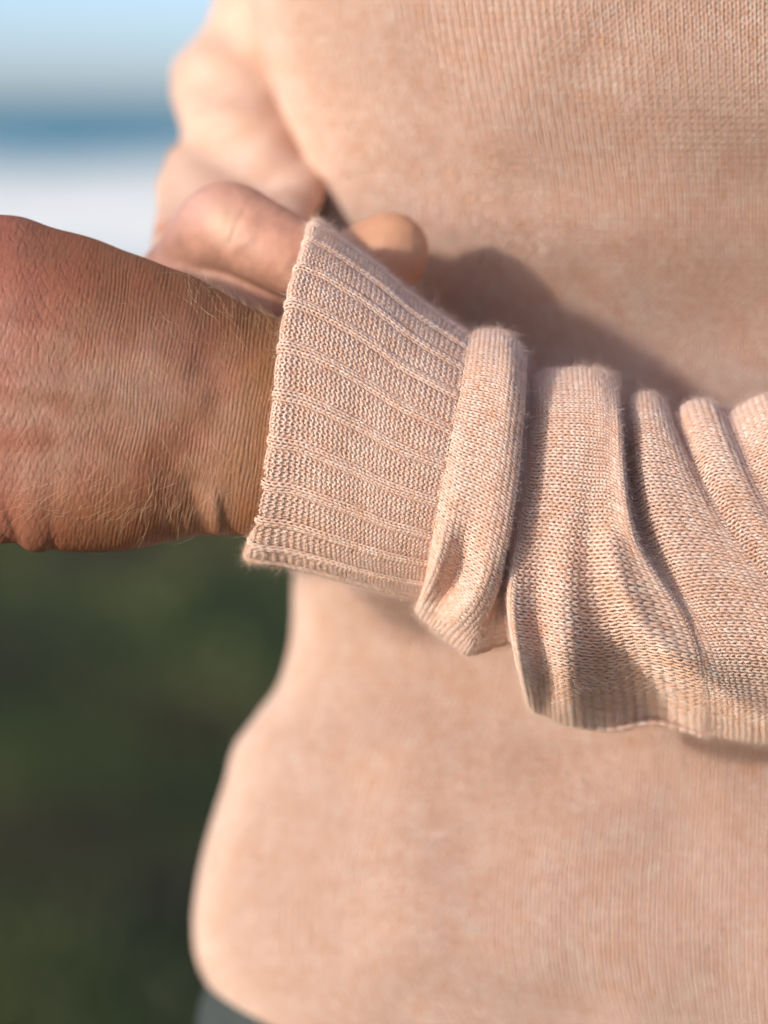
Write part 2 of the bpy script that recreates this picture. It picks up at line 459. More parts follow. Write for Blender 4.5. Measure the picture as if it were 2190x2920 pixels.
sleeve_cols = [
 ([(1338,950,0),(1320,1080,-4),(1298,1200,-8),(1274,1330,-14),(1246,1470,-16),(1226,1600,-16),(1212,1700,0)], 345, 360),
 ([(1368,944,0),(1352,1070,14),(1330,1200,14),(1306,1330,12),(1280,1470,12),(1246,1600,30),(1190,1738,0)], 345, 365),
 ([(1420,946,0),(1410,1070,34),(1392,1200,36),(1370,1340,34),(1340,1480,20),(1306,1630,-52),(1222,1776,0)], 345, 370),
 ([(1466,966,0),(1462,1080,48),(1448,1220,52),(1428,1380,52),(1400,1540,56),(1352,1700,64),(1258,1812,0)], 345, 370),
 ([(1497,1012,0),(1493,1130,26),(1482,1270,30),(1466,1420,34),(1440,1570,36),(1398,1715,24),(1304,1846,0)], 345, 370),
 ([(1478,1056,0),(1470,1160,-46),(1458,1290,-50),(1442,1430,-50),(1424,1570,-54),(1410,1700,-60),(1360,1862,0)], 345, 370),
 ([(1506,1080,0),(1500,1180,-64),(1488,1310,-66),(1470,1450,-66),(1448,1580,-66),(1436,1700,-74),(1446,1834,0)], 345, 370),
 ([(1532,1068,0),(1530,1180,-30),(1522,1310,-36),(1502,1450,-40),(1474,1600,-30),(1462,1740,10),(1480,1880,34),(1510,2014,0)], 345, 375),
 ([(1568,1056,0),(1578,1200,10),(1572,1350,-2),(1552,1500,-20),(1532,1640,-40),(1532,1780,-44),(1550,1900,-40),(1562,2042,0)], 345, 380),
 ([(1640,1052,0),(1650,1200,28),(1642,1380,16),(1616,1560,10),(1602,1720,12),(1612,1880,20),(1632,2068,0)], 345, 385),
 ([(1688,1054,0),(1696,1200,36),(1690,1360,24),(1676,1520,10),(1672,1680,0),(1690,1830,-10),(1715,1960,-20),(1730,2082,0)], 345, 390),
 ([(1726,1068,0),(1734,1190,42),(1736,1320,38),(1742,1430,34),(1762,1560,30),(1790,1690,22),(1822,1800,10),(1848,1900,0),(1862,1990,-10),(1866,2062,0)], 345, 395),
 ([(1756,1100,0),(1769,1210,36),(1778,1330,40),(1793,1450,40),(1824,1560,38),(1872,1640,30),(1930,1728,18),(1975,1830,8),(1998,1950,0),(2005,2098,0)], 345, 400),
 ([(1750,1138,0),(1752,1220,-48),(1764,1340,-54),(1786,1460,-52),(1826,1570,-40),(1886,1655,-20),(1948,1745,-8),(1994,1845,-4),(2020,1960,-2),(2028,2095,0)], 345, 400),
 ([(1776,1160,0),(1780,1240,-62),(1792,1350,-66),(1818,1470,-60),(1862,1575,-46),(1922,1665,-22),(1982,1755,-12),(2030,1860,-6),(2054,1970,-4),(2062,2100,0)], 345, 400),
 ([(1812,1126,0),(1820,1220,8),(1836,1340,8),(1868,1470,6),(1918,1580,4),(1980,1675,4),(2040,1770,2),(2088,1875,0),(2112,1985,0),(2120,2110,0)], 345, 400),
 ([(1866,1128,0),(1884,1224,20),(1908,1330,18),(1950,1450,14),(2006,1560,10),(2070,1655,6),(2130,1760,2),(2176,1870,0),(2200,1990,0),(2208,2120,0)], 345, 400),
 ([(1900,1160,0),(1924,1240,10),(1960,1336,8),(2010,1445,6),(2070,1555,4),(2136,1650,2),(2196,1760,2),(2240,1870,0),(2262,1995,0),(2270,2128,0)], 345, 400),
 ([(1914,1190,0),(1946,1264,-18),(1990,1350,-12),(2046,1455,-5),(2110,1560,0),(2180,1655,-4),(2242,1765,0),(2284,1875,0),(2306,2000,0),(2314,2132,0)], 345, 400),
 ([(1958,1152,0),(1990,1240,6),(2030,1340,6),(2086,1450,4),(2152,1560,2),(2222,1660,0),(2284,1770,0),(2326,1880,0),(2348,2005,0),(2356,2136,0)], 345, 400),
 ([(2024,1148,0),(2056,1240,16),(2096,1340,12),(2150,1450,8),(2214,1560,6),(2284,1665,0),(2344,1775,0),(2384,1885,0),(2404,2010,0),(2412,2140,0)], 345, 400),
 ([(2076,1180,0),(2108,1264,-8),(2150,1360,-6),(2206,1466,-8),(2270,1575,-2),(2338,1675,0),(2396,1785,0),(2434,1895,0),(2454,2015,0),(2462,2144,0)], 345, 400),
 ([(2112,1160,0),(2148,1256,2),(2194,1360,2),(2252,1470,0),(2318,1580,0),(2386,1685,0),(2444,1795,0),(2484,1905,0),(2504,2025,0),(2512,2150,0)], 345, 400),
 ([(2180,1128,0),(2220,1240,24),(2268,1360,18),(2328,1480,8),(2394,1595,0),(2462,1705,0),(2520,1815,0),(2560,1925,0),(2582,2040,0),(2590,2160,0)], 350, 405),
 ([(2290,1160,0),(2330,1270,-10),(2380,1390,-8),(2440,1510,0),(2510,1630,0),(2580,1740,0),(2640,1850,0),(2690,1960,0),(2720,2070,0),(2740,2180,0)], 360, 410),
 ([(2480,1100,0),(2520,1240,6),(2570,1380,6),(2640,1520,0),(2720,1660,0),(2810,1790,0),(2870,1910,0),(2920,2040,0),(2960,2210,0)], 380, 430),
 ([(2800,1060,0),(2840,1240,0),(2890,1400,0),(2950,1560,0),(3020,1720,0),(3090,1880,0),(3160,2040,0),(3220,2230,0)], 420, 460),
 ([(3200,1000,0),(3230,1200,0),(3270,1400,0),(3320,1600,0),(3370,1800,0),(3420,2000,0),(3460,2260,0)], 440, 480),
]
BACK = 380.0
def rings_of(cols, wc0=WC):
    out = []
    for c, R, Rb in cols:
        out.append(ring(c, wc0 + (R - 345), R, Rb, 0.92))
    return out
cr = rings_of(cuff_cols)
# rolled edge turning inside the cuff
e0 = shrink(cr[0], 10, -7); e1 = shrink(cr[0], 24, 6); e2 = shrink(cr[1], 28, 0); e3 = shrink(cr[2], 28, 0)
cuff_rings = [e3, e2, e1, e0] + cr
Gc, s_keys, tc_ = loft(cuff_rings, 160)
edge_s = s_keys[3]
sr = rings_of(sleeve_cols)
Gs, s_keys2, ts_ = loft(sr, 420)
# slanting ridge and the hollow under it, low on the sleeve
def gseg(G, x0, y0, x1, y1, wd):
    X_, Y_ = G[..., 0], G[..., 1]
    ax, ay = x1-x0, y1-y0
    t = np.clip(((X_-x0)*ax + (Y_-y0)*ay) / (ax*ax+ay*ay), 0, 1)
    return np.exp(-0.5*(np.hypot(X_-(x0+t*ax), Y_-(y0+t*ay))/wd)**2)
rid = np.maximum.reduce([gseg(Gs, 1740, 1560, 1762, 1665, 34), gseg(Gs, 1762, 1665, 1825, 1785, 34), gseg(Gs, 1825, 1785, 1915, 1872, 34), gseg(Gs, 1915, 1872, 2114, 2010, 36), gseg(Gs, 2114, 2010, 2300, 2090, 36)])
hol = gseg(Gs, 1790, 1890, 1856, 2030, 52)
isf = smooth(345, 240, Gs[..., 2])
rl_x = np.array([1679, 1726, 1762, 1825, 1915, 2114, 2300, 2700]); rl_y = np.array([1418, 1547, 1665, 1785, 1872, 2010, 2090, 2230])
below = np.clip(Gs[..., 1] - np.interp(Gs[..., 0], rl_x, rl_y), 0, None) * smooth(1620, 1900, Gs[..., 0])
under = 120 * (1 - np.exp(-below / 130))
Gs[..., 2] += 170 * smooth(1840, 2090, Gs[..., 1]) * smooth(1440, 1560, Gs[..., 0])
Gs[..., 2] += (-40*rid + 70*hol*(1-rid*0.6) + under) * isf

torso_parent = None
# sweater base object: cloth torso built below; sleeves' cloth joined into it
cloth_parts = []      # (verts px grid, wrap)
def inset(G, amt):
    Nn = normals(G, wrap=True)
    k = G.shape[0]//2
    if Nn[k, 60, 2] > 0: Nn = -Nn
    return G - Nn * amt
cloth_parts.append(inset(Gc, 6.0)[::2, ::2])
cloth_parts.append(inset(Gs, 6.0)[::2, ::2])

# ---- torso of the sweater ---------------------------------------------------
xl_y = np.array([-2600,-1600,-600,0,300,560,800,1100,1400,1640,1850,1950,2050,2130,2230,2340,2450,2550,2640,2720,2780,2860,2920,3000,3070,3110], float)
xl_x = np.array([ 900, 640, 650,715,795,878,896,880,850,840,828,798,728,672,645,610,580,562,555,562,583,638,690,780,900,1040], float)
fr_y = np.array([-2600,-1600,-600,-300,0,300,600,900,1300,1700,2000,2300,2600,2800,3000,3110], float)
fr_w = np.array([ 750, 450, 330,340,390,510,740,1020,1120,1130,1060,960,900,900,980,1080], float)
TW = 2000.0; CX = 2300.0
PH = np.linspace(0, 2*np.pi, 161)[:-1]
prof_s = chord(np.stack([xl_x, xl_y], -1))
def torso_ring_at(s):
    p = hermite(np.atleast_1d(s), prof_s, np.stack([xl_x, xl_y], -1))
    return p[:, 0], p[:, 1]
def torso_surface(s, ph):
    """ph: 0 = left silhouette, pi/2 = front centre, pi = far side."""
    xl, py = torso_ring_at(s)
    wf = hermite(py, fr_y, fr_w)
    a = CX - xl; bfr = TW - wf
    c, si = np.cos(ph), np.sin(ph)
    n = 2.25
    rx = np.sign(c) * np.abs(c) ** (2/n); ry = np.sign(si) * np.abs(si) ** (2/n)
    px = CX - a[:, None] * rx[None]
    dep = np.where(ry[None] > 0, bfr[:, None], 1150.0)
    w = TW - dep * ry[None]
    pyv = np.repeat(py[:, None], len(ph), 1)
    # soft folds of the loose cloth
    f = (vnoise(px/330 + 3, pyv/240 + 7, 41) - 0.5) * 46 + (vnoise(px/140 + 3, pyv/210 + 7, 42) - 0.5) * 16
    # ridge where the side turns to the front, low on the body
    rd = np.exp(-((px - 1150 - 0.02*(pyv-2300)) / 120) ** 2) * smooth(1900, 2150, pyv) * (1 - smooth(2650, 2850, pyv))
    f = f + 34 * rd
    w = w - f * np.clip(ry[None] * 1.5, 0, 1)
    return np.stack([px, pyv, w], -1)
sT = np.linspace(0, prof_s[-1], 200)
Gt = torso_surface(sT, PH)
top = Gt[0].mean(0)
cloth_parts.append(Gt)

# ---- the other sleeve (person's right arm, out of focus) --------------------
arm_keys = [   # py, left px, right px, w centre, depth half thickness
 (-2000, 900, 1700, 2250, 520), (-1300, 720, 1350, 2350, 440), (-700, 640, 1150, 2400, 400), (-300, 625, 1060, 2400, 380), (0, 592, 1000, 2380, 360), (110, 548, 980, 2340, 350),
 (190, 505, 965, 2280, 350), (270, 490, 955, 2200, 350), (335, 508, 945, 2080, 340), (385, 512, 938, 1960, 330),
 (440, 488, 932, 1830, 335), (520, 455, 925, 1640, 340), (600, 432, 915, 1420, 330), (690, 420, 880, 1220, 300), (780, 420, 850, 1050, 260), (800, 440, 830, 1000, 235), (770, 450, 820, 1090, 215)]
rr_ = []
tt = np.linspace(0, 2*np.pi, 97)[:-1]
for py, l, r_, w_, dp in arm_keys:
    rr_.append(np.stack([(l+r_)/2 - (r_-l)/2*np.cos(tt), py + 0*tt + 40*np.sin(tt)*smooth(200, 600, py), w_ - dp*np.sin(tt)], -1))
rr_ = np.array(rr_)
sA = chord(rr_.mean(1))
Ga = hermite(np.linspace(0, sA[-1], 160), sA, rr_)
pxg, pyg = Ga[..., 0], Ga[..., 1]
dl = (vnoise(pyg/95 + pxg/260, pxg/330 + 5, 51) - 0.5) * 44 + (vnoise(pyg/60, pxg/200, 52) - 0.5) * 14
def _cr(x0, y0, x1, y1, wd):
    ax, ay = x1-x0, y1-y0
    t = np.clip(((pxg-x0)*ax + (pyg-y0)*ay)/(ax*ax+ay*ay), 0, 1)
    return np.exp(-0.5*(np.hypot(pxg-(x0+t*ax), pyg-(y0+t*ay))/wd)**2)
dl = dl - 30*_cr(500, 380, 760, 490, 34) - 26*_cr(640, 90, 800, 260, 40) + 14*_cr(520, 290, 760, 390, 40)
Na = normals(Ga, wrap=True)
if Na[80, 24, 2] > 0: Na = -Na
Ga = Ga + Na * dl[..., None]
cloth_parts.append(Ga)
# upper part of the bent arm, elbow to shoulder (outside the picture)
ua = []
for px, py, w_, r_ in [(3050, 1700, 900, 480), (3420, 1620, 1000, 560), (3600, 1200, 1250, 560), (3640, 400, 1600, 560), (3600, -600, 1850, 600), (3480, -1500, 2000, 620), (3250, -2000, 2050, 600)]:
    ua.append((px, py, w_, r_))
ua = np.array(ua, float)
path = ua[:, :3]; tg = np.gradient(path, axis=0); tg /= np.linalg.norm(tg, axis=1, keepdims=True)
ax1 = np.cross(tg, np.array([0, 0, 1.0])); ax1 /= np.linalg.norm(ax1, axis=1, keepdims=True); ax2 = np.cross(ax1, tg)
Gu = path[:, None] + ua[:, 3][:, None, None] * (np.cos(tt)[None, :, None]*ax1[:, None] + np.sin(tt)[None, :, None]*ax2[:, None])
Gu = hermite(np.linspace(0, 6, 60), np.arange(7), Gu)
cloth_parts.append(Gu)

vs, qs, off = [], [], 0
for G in cloth_parts:
    n, m = G.shape[:2]
    vs.append(G.reshape(-1, 3)); qs.append(grid_quads(n, m, wrap=True) + off); off += n*m
sweater = adopt(make_mesh('sweater', W(np.concatenate(vs)), np.concatenate(qs), cloth_mat))
sweater['label'] = 'peach heather knitted wool sweater'

# cuff ribbing: 2 knit wales, 5 purl wales, raised and sunk
TH0 = 0                                     # grid theta index: 0 = top silhouette, 120 = bottom, wraps behind
def unwrap(G, lo, hi):
    idx = np.arange(lo, hi + 1) % G.shape[1]
    return G[:, idx]
EXT = 15                                    # stitches continue this far round the back
Gcu = unwrap(Gc, -EXT, 120 + EXT); Gsu = unwrap(Gs, -EXT, 120 + EXT)
nT = Gcu.shape[1] - 1
PER = 7
cw = PER * 14
def rib_sgn(w):
    f = np.mod(w + 0.5, PER)
    k = np.minimum(np.abs(f - 0), np.abs(f - PER))
    kn = (f < 2.0)
    edge = np.minimum(np.minimum(np.abs(f), np.abs(f - 2)), np.abs(f - PER))
    s = np.where(kn, 1.0, -1.0) * np.clip(edge / 0.3, 0, 1)
    return s
def rib_lift(x):
    f = np.mod(x + 0.5, PER)
    d = np.where(f < 2, np.sin(f / 2 * np.pi), 0)
    d2 = np.where(f >= 2, np.sin((f - 2) / 5 * np.pi), 0)
    return 10.0 * np.sqrt(np.clip(d, 0, 1)) + 6.5 * np.sqrt(np.clip(d2, 0, 1)) - 6.0
cs = np.arange(edge_s - 22, s_keys[-1] - 4, 15.0)
knit('cuff', Gcu, tc_, cs, cw, lambda x: x / cw * nT, 10, 5, 3.45, 2.2, sweater, sgn=rib_sgn, lift=rib_lift, seed=100, amp=0.86, tint=1.19, gain=1.6)
# sleeve stitches
swn = 90
in_frame = ts_[-1] * 1.0
s_end = s_keys2[-3] - 120
cs = np.arange(4, s_end, 18.5)
knit('sleeve_knit', Gsu, ts_, cs, swn, lambda x: x / swn * nT, 10, 5, 3.7, 3.2, sweater, seed=200, amp=0.80, tint=1.10, gain=1.55)

# torso stitches: only the side that faces out of the picture plane
ph_t = np.linspace(-0.10, 1.86, 330)
sTT = np.linspace(np.interp(-480, xl_y, prof_s), prof_s[-1] - 20, 570)
Gtt = torso_surface(sTT, ph_t)
Gtt[..., 2] -= 4
# wales evenly spaced along the surface at mid height
arc = chord(Gtt[250])
twn = int(arc[-1] / 21.0)
csT = np.arange(sTT[0], sTT[-1], 20.0)
def tmap(x):
    return np.interp(x.ravel() / twn * arc[-1], arc, np.arange(len(arc))).reshape(x.shape)
knit('body_knit', Gtt, sTT, csT, twn, tmap, 6, 3, 4.6, 3.0, sweater, seed=300, amp=0.80, blot=0.3, gain=1.25, tint=1.04)
print('wales torso', twn, 'courses', len(csT))

# ---- wool fibres standing off the yarn --------------------------------------
def strands(name, P, nrm, tang, length, radius, mat, parent, curl=0.6, npts=5, taper=0.3):
    n = len(P)
    cv = bpy.data.hair_curves.new(name)
    cv.add_curves([npts] * n)
    t = np.linspace(0, 1, npts)
    d0 = tang * 1.0 + nrm
    d0 /= np.linalg.norm(d0, axis=1, keepdims=True)
    rnd = rng.normal(size=(n, 3)); bend = rnd - (rnd*d0).sum(1, keepdims=True)*d0
    pts = P[:, None] + (d0[:, None] * t[None, :, None] + curl * bend[:, None] * (t**2)[None, :, None] * 0.5) * length[:, None, None]
    wp = W(pts).astype(np.float32)
    cv.points.foreach_set('position', wp.ravel())
    ra = np.repeat((radius * (1 - (1-taper) * t))[None], n, 0).astype(np.float32) * 1e-4
    at = cv.attributes.get('radius') or cv.attributes.new('radius', 'FLOAT', 'POINT')
    at.data.foreach_set('value', ra.ravel())
    ob = bpy.data.objects.new(name, cv)
    col.objects.link(ob)
    cv.materials.append(mat)
    ob['kind'] = 'stuff'
    return adopt(ob, parent)

def scatter(G, n, ilo, ihi, jlo, jhi):
    i = rng.uniform(ilo, ihi, n); j = rng.uniform(jlo, jhi, n)
    i0 = np.clip(i.astype(int), 0, G.shape[0]-2); j0 = np.clip(j.astype(int), 0, G.shape[1]-2)
    Nn = normals(G)
    if Nn[G.shape[0]//2, G.shape[1]//2, 2] > 0: Nn = -Nn
    fi = (i-i0)[:, None]; fj = (j-j0)[:, None]
    P = G[i0, j0]*(1-fi)*(1-fj) + G[i0+1, j0]*fi*(1-fj) + G[i0, j0+1]*(1-fi)*fj + G[i0+1, j0+1]*fi*fj
    return P, Nn[i0, j0]
ic0 = int(np.searchsorted(tc_, edge_s)) - 4
P1, N1 = scatter(Gcu, 30000, ic0, 158, 2, nT-2)
P2, N2 = scatter(Gsu, 62000, 2, int(np.searchsorted(ts_, s_end)), 2, nT-2)
P = np.concatenate([P1, P2]); Nn = np.concatenate([N1, N2])
rv = rng.normal(size=P.shape); tg = rv - (rv*Nn).sum(1, keepdims=True)*Nn
strands('wool_fuzz', P + Nn*3, Nn, tg*0.9, rng.uniform(6, 18, len(P)) * (1 + 1.3*(rng.random(len(P)) < 0.15)), 0.22, fuzz_mat, sweater, curl=0.9)

# ---- body: hands and arms ---------------------------------------------------
bv, bq, bc, boff = [], [], [], 0
def body_add(V, Q, C):
    global boff
    bv.append(V.reshape(-1, 3)); bq.append(Q + boff); bc.append(C.reshape(-1, 3)); boff += V.reshape(-1, 3).shape[0]

# left hand and wrist: silhouettes read from the photo, dense skin relief
hx = np.array([-420,-300,-200,-100,0,60,145,271,362,422,482,542,603,663,723,808,900,1100,1500,2190,2900], float)
ht = np.array([ 760, 690, 640, 618,612,618,647,681,717,738,762,783,815,850,884,914,945,1060,1240,1400,1450], float)
hbx = np.array([-420,-300,-200,-100,0,54,75,120,150,175,240,301,386,464,530,579,633,663,711,780,900,1100,1500,2190,2900], float)
hb = np.array([1240,1370,1460,1525,1550,1553,1568,1574,1566,1571,1575,1574,1566,1549,1535,1527,1527,1524,1534,1540,1540,1560,1640,1800,1900], float)
wf_x = np.array([-420,-250,0,200,400,600,800,1100,1500,2190,2900], float)
wf_w = np.array([ 120, 50,  8,  2, 14, 34, 52,  110,  170, 190,  260], float)
hR_x = np.array([-420,-250,0,400,800,1200,2190,2900], float)
hR_r = np.array([ 170, 190,215,215,200,190,220,280], float)
gx_ = np.concatenate([np.arange(-420, -40, 12), np.arange(-40, 830, 2.1), np.arange(836, 2900, 60.0)])
NF = 390
thf = np.linspace(np.pi/2, -np.pi/2, NF); thb = np.linspace(-np.pi/2, -1.5*np.pi, 60)[1:-1]
th = np.concatenate([thf, thb])
T_ = hermite(gx_, hx, ht); B_ = hermite(gx_, hbx, hb)
wf = hermite(gx_, wf_x, wf_w); Rr = hermite(gx_, hR_x, hR_r)
cth, sth = np.cos(th), np.sin(th)
sy = np.sign(sth) * np.abs(sth) ** 0.94
cy = np.sign(cth) * np.abs(cth) ** np.where((sth > 0) & (cth > 0), 0.92 + 0.55*np.clip(sth, 0, 1), 0.92)
PX = np.repeat(gx_[:, None], len(th), 1)
PY = ((T_+B_)/2)[:, None] - ((B_-T_)/2)[:, None] * sy[None]
PW = (wf + Rr)[:, None] - Rr[:, None] * cy[None]
def g2(x0, y0, sx, sy_, rot=0.0):
    dx, dy = PX-x0, PY-y0; c, s = math.cos(rot), math.sin(rot)
    a, b_ = dx*c + dy*s, -dx*s + dy*c
    return np.exp(-0.5*((a/sx)**2 + (b_/sy_)**2))
def seg(x0, y0, x1, y1, wdt):
    ax, ay = x1-x0, y1-y0; L = math.hypot(ax, ay)
    t = np.clip(((PX-x0)*ax + (PY-y0)*ay) / L**2, 0, 1)
    d = np.hypot(PX-(x0+t*ax), PY-(y0+t*ay))
    return np.exp(-0.5*(d/wdt)**2)
front = np.clip(cth*3, 0, 1)[None]
disp = 0*PX
disp += 22*g2(230, 1440, 190, 70) + 14*g2(140, 830, 170, 70, 0.25) + 10*g2(60, 1120, 120, 110)
disp -= 5*seg(-60, 1010, 420, 1080, 40) + 3*seg(-40, 1290, 330, 1250, 40)          # between the tendons
disp += 12*seg(-60, 1080, 560, 1150, 30) + 9*seg(-60, 910, 520, 1040, 28) + 5*seg(-60, 1230, 480, 1235, 30)            # tendons
disp -= 16*g2(505, 1400, 55, 120) ; disp += 14*g2(700, 1330, 70, 130)               # hollow, then ulna head
disp -= 9*seg(548, 1390, 588, 1540, 20) + 5*seg(636, 1420, 656, 1535, 13)
disp += 9*seg(612, 1430, 622, 1530, 16)
disp -= 3*seg(8, 1420, 62, 1562, 8) + 4*seg(150, 1545, 160, 1585, 10) + 3*seg(-20, 1470, 40, 1560, 7)
disp -= 2.5*seg(520, 1470, 530, 1545, 6) + 2.5*seg(480, 1490, 492, 1560, 7)
disp -= 8*g2(610, 1000, 60, 150)
# skin lines: fine folds across the wrist, crossed by slanting ones on the hand
n_a = vnoise(PX/55, PY/120, 61); n_b = vnoise(PX/26, PY/60, 62); n_c = vnoise(PX/90+7, PY/70, 63)
def lines(pos, per, sharp):
    w_ = np.abs(np.mod(pos/per, 1.0) - 0.5) * 2            # 0 at groove centre
    return -np.exp(-(w_/sharp)**2)
slant = PX + 0.14*(PY - 1100)
zone_w = smooth(120, 420, PX)
brk = 0.55 + 0.45*smooth(0.25, 0.7, vnoise(PX/13, PY/44, 71)); brk2 = smooth(0.3, 0.7, vnoise(PX/15+5, PY/28+9, 72))
l1 = brk*lines(slant + 14*n_a + 3*n_b, 11.5, 0.40)
l2 = brk2*lines(slant*0.95 + 16*n_c + 4*n_b + 0.16*PY, 14.0, 0.34)
l3 = lines(PX*0.8 + 0.45*PY + 30*n_a, 19.0, 0.30)
l4 = lines(PX*0.85 - 0.35*PY + 30*n_c, 21.0, 0.30)
patch = vnoise(PX/70+3, PY/90+8, 64)
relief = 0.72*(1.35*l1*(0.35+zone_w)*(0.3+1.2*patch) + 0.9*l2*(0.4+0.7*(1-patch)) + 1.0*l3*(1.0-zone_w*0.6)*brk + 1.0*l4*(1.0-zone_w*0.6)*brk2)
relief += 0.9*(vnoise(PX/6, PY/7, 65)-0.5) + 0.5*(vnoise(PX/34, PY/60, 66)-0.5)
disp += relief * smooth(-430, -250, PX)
disp *= front * smooth(2900, 830, PX)
HG = np.stack([PX, PY, PW], -1)
HN = normals(HG, wrap=True)
if HN[150, NF//2, 2] > 0: HN = -HN
# keep outlines: push along the normal in depth mostly
HG = HG + HN * disp[..., None]
# skin colour: tan, redder over the knuckle side, golden at the wrist, with mottling, painted sheen and groove shade
tan = np.array([0.270, 0.108, 0.052]); red = np.array([0.305, 0.118, 0.080]); gold = np.array([0.315, 0.146, 0.060]); sheen_col = np.array([0.37, 0.210, 0.138])
def mixc(a, b_, t): return a*(1-t[..., None]) + b_*t[..., None]
C = np.broadcast_to(tan, HG.shape).copy()
C = mixc(C, red, smooth(330, -60, PX) * 0.8)
C = mixc(C, gold, smooth(560, 800, PX) * 0.9)
C = mixc(C, sheen_col, np.clip(0.75*g2(330, 1090, 240, 110) + 0.6*g2(620, 1400, 70, 90) + 0.4*g2(150, 1250, 160, 100), 0, 1) * (0.4+0.9*vnoise(PX/60, PY/45, 67)))  # lighter patches paint the sheen on the hand's back and wrist ridge
mot = vnoise(PX/45+20, PY/38, 68)*0.6 + vnoise(PX/17, PY/15, 69)*0.4
C = C * (0.92 + 0.16*mot)[..., None]
C = mixc(C, C*np.array([1.02, 0.94, 0.95]), smooth(0.45, 0.7, vnoise(PX/80+4, PY/90+2, 70)))
C = C * (1 + 0.17*np.clip(relief + 0.5, -2.5, 1))[..., None]  # shade of the skin lines painted in: grooves darker, ridges lighter
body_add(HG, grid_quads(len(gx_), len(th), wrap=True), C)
CPALM = np.array([0.60, 0.345, 0.24])

def tube(keys, n=40, m=24, tip=True):
    """closed tapering limb along (px,py,w,r) keys, rounded tip."""
    k = np.array(keys, float)
    s = chord(k[:, :3])
    t = np.linspace(0, s[-1], n)
    c = hermite(t, s, k)
    P = c[:, :3]; r = c[:, 3].copy()
    if tip:
        e = s[-1] - t; R = k[-1, 3] * 1.25
        r = r * np.sqrt(np.clip(1 - (1 - np.clip(e/R, 0, 1))**2, 0.0004, 1))
    tg = np.gradient(P, axis=0); tg /= np.linalg.norm(tg, axis=1, keepdims=True)
    ref = np.array([0.0, 1.0, 0.3])
    a = np.cross(tg, ref); a /= np.linalg.norm(a, axis=1, keepdims=True); b_ = np.cross(a, tg)
    an = np.linspace(0, 2*np.pi, m, endpoint=False)
    V = P[:, None] + r[:, None, None]*(np.cos(an)[None, :, None]*a[:, None] + np.sin(an)[None, :, None]*b_[:, None])
    return V

def fused_mesh(parts, voxel, iters):
    vs, qs_, ts2, off = [], [], [], 0
    for V in parts:
        n, m = V.shape[:2]
        qs_.append(grid_quads(n, m, wrap=True) + off)
        c0 = off + n*m; c1 = c0 + 1
        j = np.arange(m); j2 = (j+1) % m
        ts2.append(np.stack([np.full(m, c0), off + j, off + j2], -1))
        ts2.append(np.stack([np.full(m, c1), off + (n-1)*m + j2, off + (n-1)*m + j], -1))
        vs += [V.reshape(-1, 3), V[:1].mean(1), V[-1:].mean(1)]
        off += n*m + 2
    # work in px*1e-3 units
    ob = make_mesh('temp_skin', np.concatenate(vs)*1e-3, np.concatenate(qs_), tris=np.concatenate(ts2))
    md = ob.modifiers.new('n', 'REMESH'); md.mode = 'VOXEL'; md.voxel_size = voxel*1e-3
    m2 = ob.modifiers.new('s', 'SMOOTH'); m2.factor = 0.5; m2.iterations = iters
    dg = bpy.context.evaluated_depsgraph_get()
    me = ob.evaluated_get(dg).to_mesh()
    nv = len(me.vertices); co = np.empty(nv*3, np.float32); me.vertices.foreach_get('co', co)
    npoly = len(me.polygons)
    q = np.array([list(p.vertices) if len(p.vertices) == 4 else list(p.vertices) + [p.vertices[0]] for p in me.polygons], np.int32)
    ob.evaluated_get(dg).to_mesh_clear()
    dm = ob.data
    bpy.data.objects.remove(ob); bpy.data.meshes.remove(dm)
    return co.reshape(-1, 3).astype(float)*1e3, q

# right hand: thumb inside the pulled cuff, index tip showing behind it
thumb = tube([(540,850,950,130),(556,765,770,124),(596,690,650,126),(655,650,545,133),(720,676,500,122),(800,718,470,117),(880,760,465,108),(960,790,470,90)], 60, 32)
index = tube([(470,800,1080,120),(600,850,1090,112),(760,880,1060,104),(880,835,960,100),(1000,765,800,106),(1090,728,700,114),(1165,704,640,112),(1214,694,615,100)], 60, 32)
middle = tube([(470,900,1130,118),(620,950,1160,108),(800,980,1130,100),(930,990,1020,96),(1030,985,930,88)], 50, 28)
ringf = tube([(480,1000,1150,110),(620,1050,1180,102),(770,1080,1150,96),(890,1085,1050,90),(970,1080,970,82)], 50, 28)
little = tube([(500,1090,1150,95),(620,1130,1170,88),(730,1160,1140,82),(830,1165,1060,76),(890,1160,1000,68)], 50, 28)
palm = []
for px, py, w_, hw, hd in [(600,610,1480,70,70),(560,670,1300,140,130),(520,760,1130,170,160),(500,860,1080,240,170),(490,960,1100,250,160),(500,1060,1140,220,140),(515,1130,1150,130,100)]:
    palm.append(np.stack([px + hw*np.cos(tt)*0.8, py + 0*tt - 50*np.cos(tt), w_ - hd*np.sin(tt)], -1))
palm = hermite(np.linspace(0, 6, 40), np.arange(7), np.array(palm))
thenar = tube([(480,850,980,110),(510,790,790,112),(590,810,640,108),(690,855,580,102),(790,895,570,90),(860,920,580,70)], 40, 28)
fore = tube([(520,760,1150,150),(640,715,1250,100),(690,630,1480,85),(745,510,1820,85),(810,330,2220,105),(920,0,2430,140),(1000,-900,2390,220),(1300,-1900,2200,330)], 50, 32)
for a_ in (thumb, index, thenar): a_[..., 2] += 70
RV, RQ = fused_mesh([thumb, index, middle, ringf, little, palm, thenar, fore], 9.0, 6)
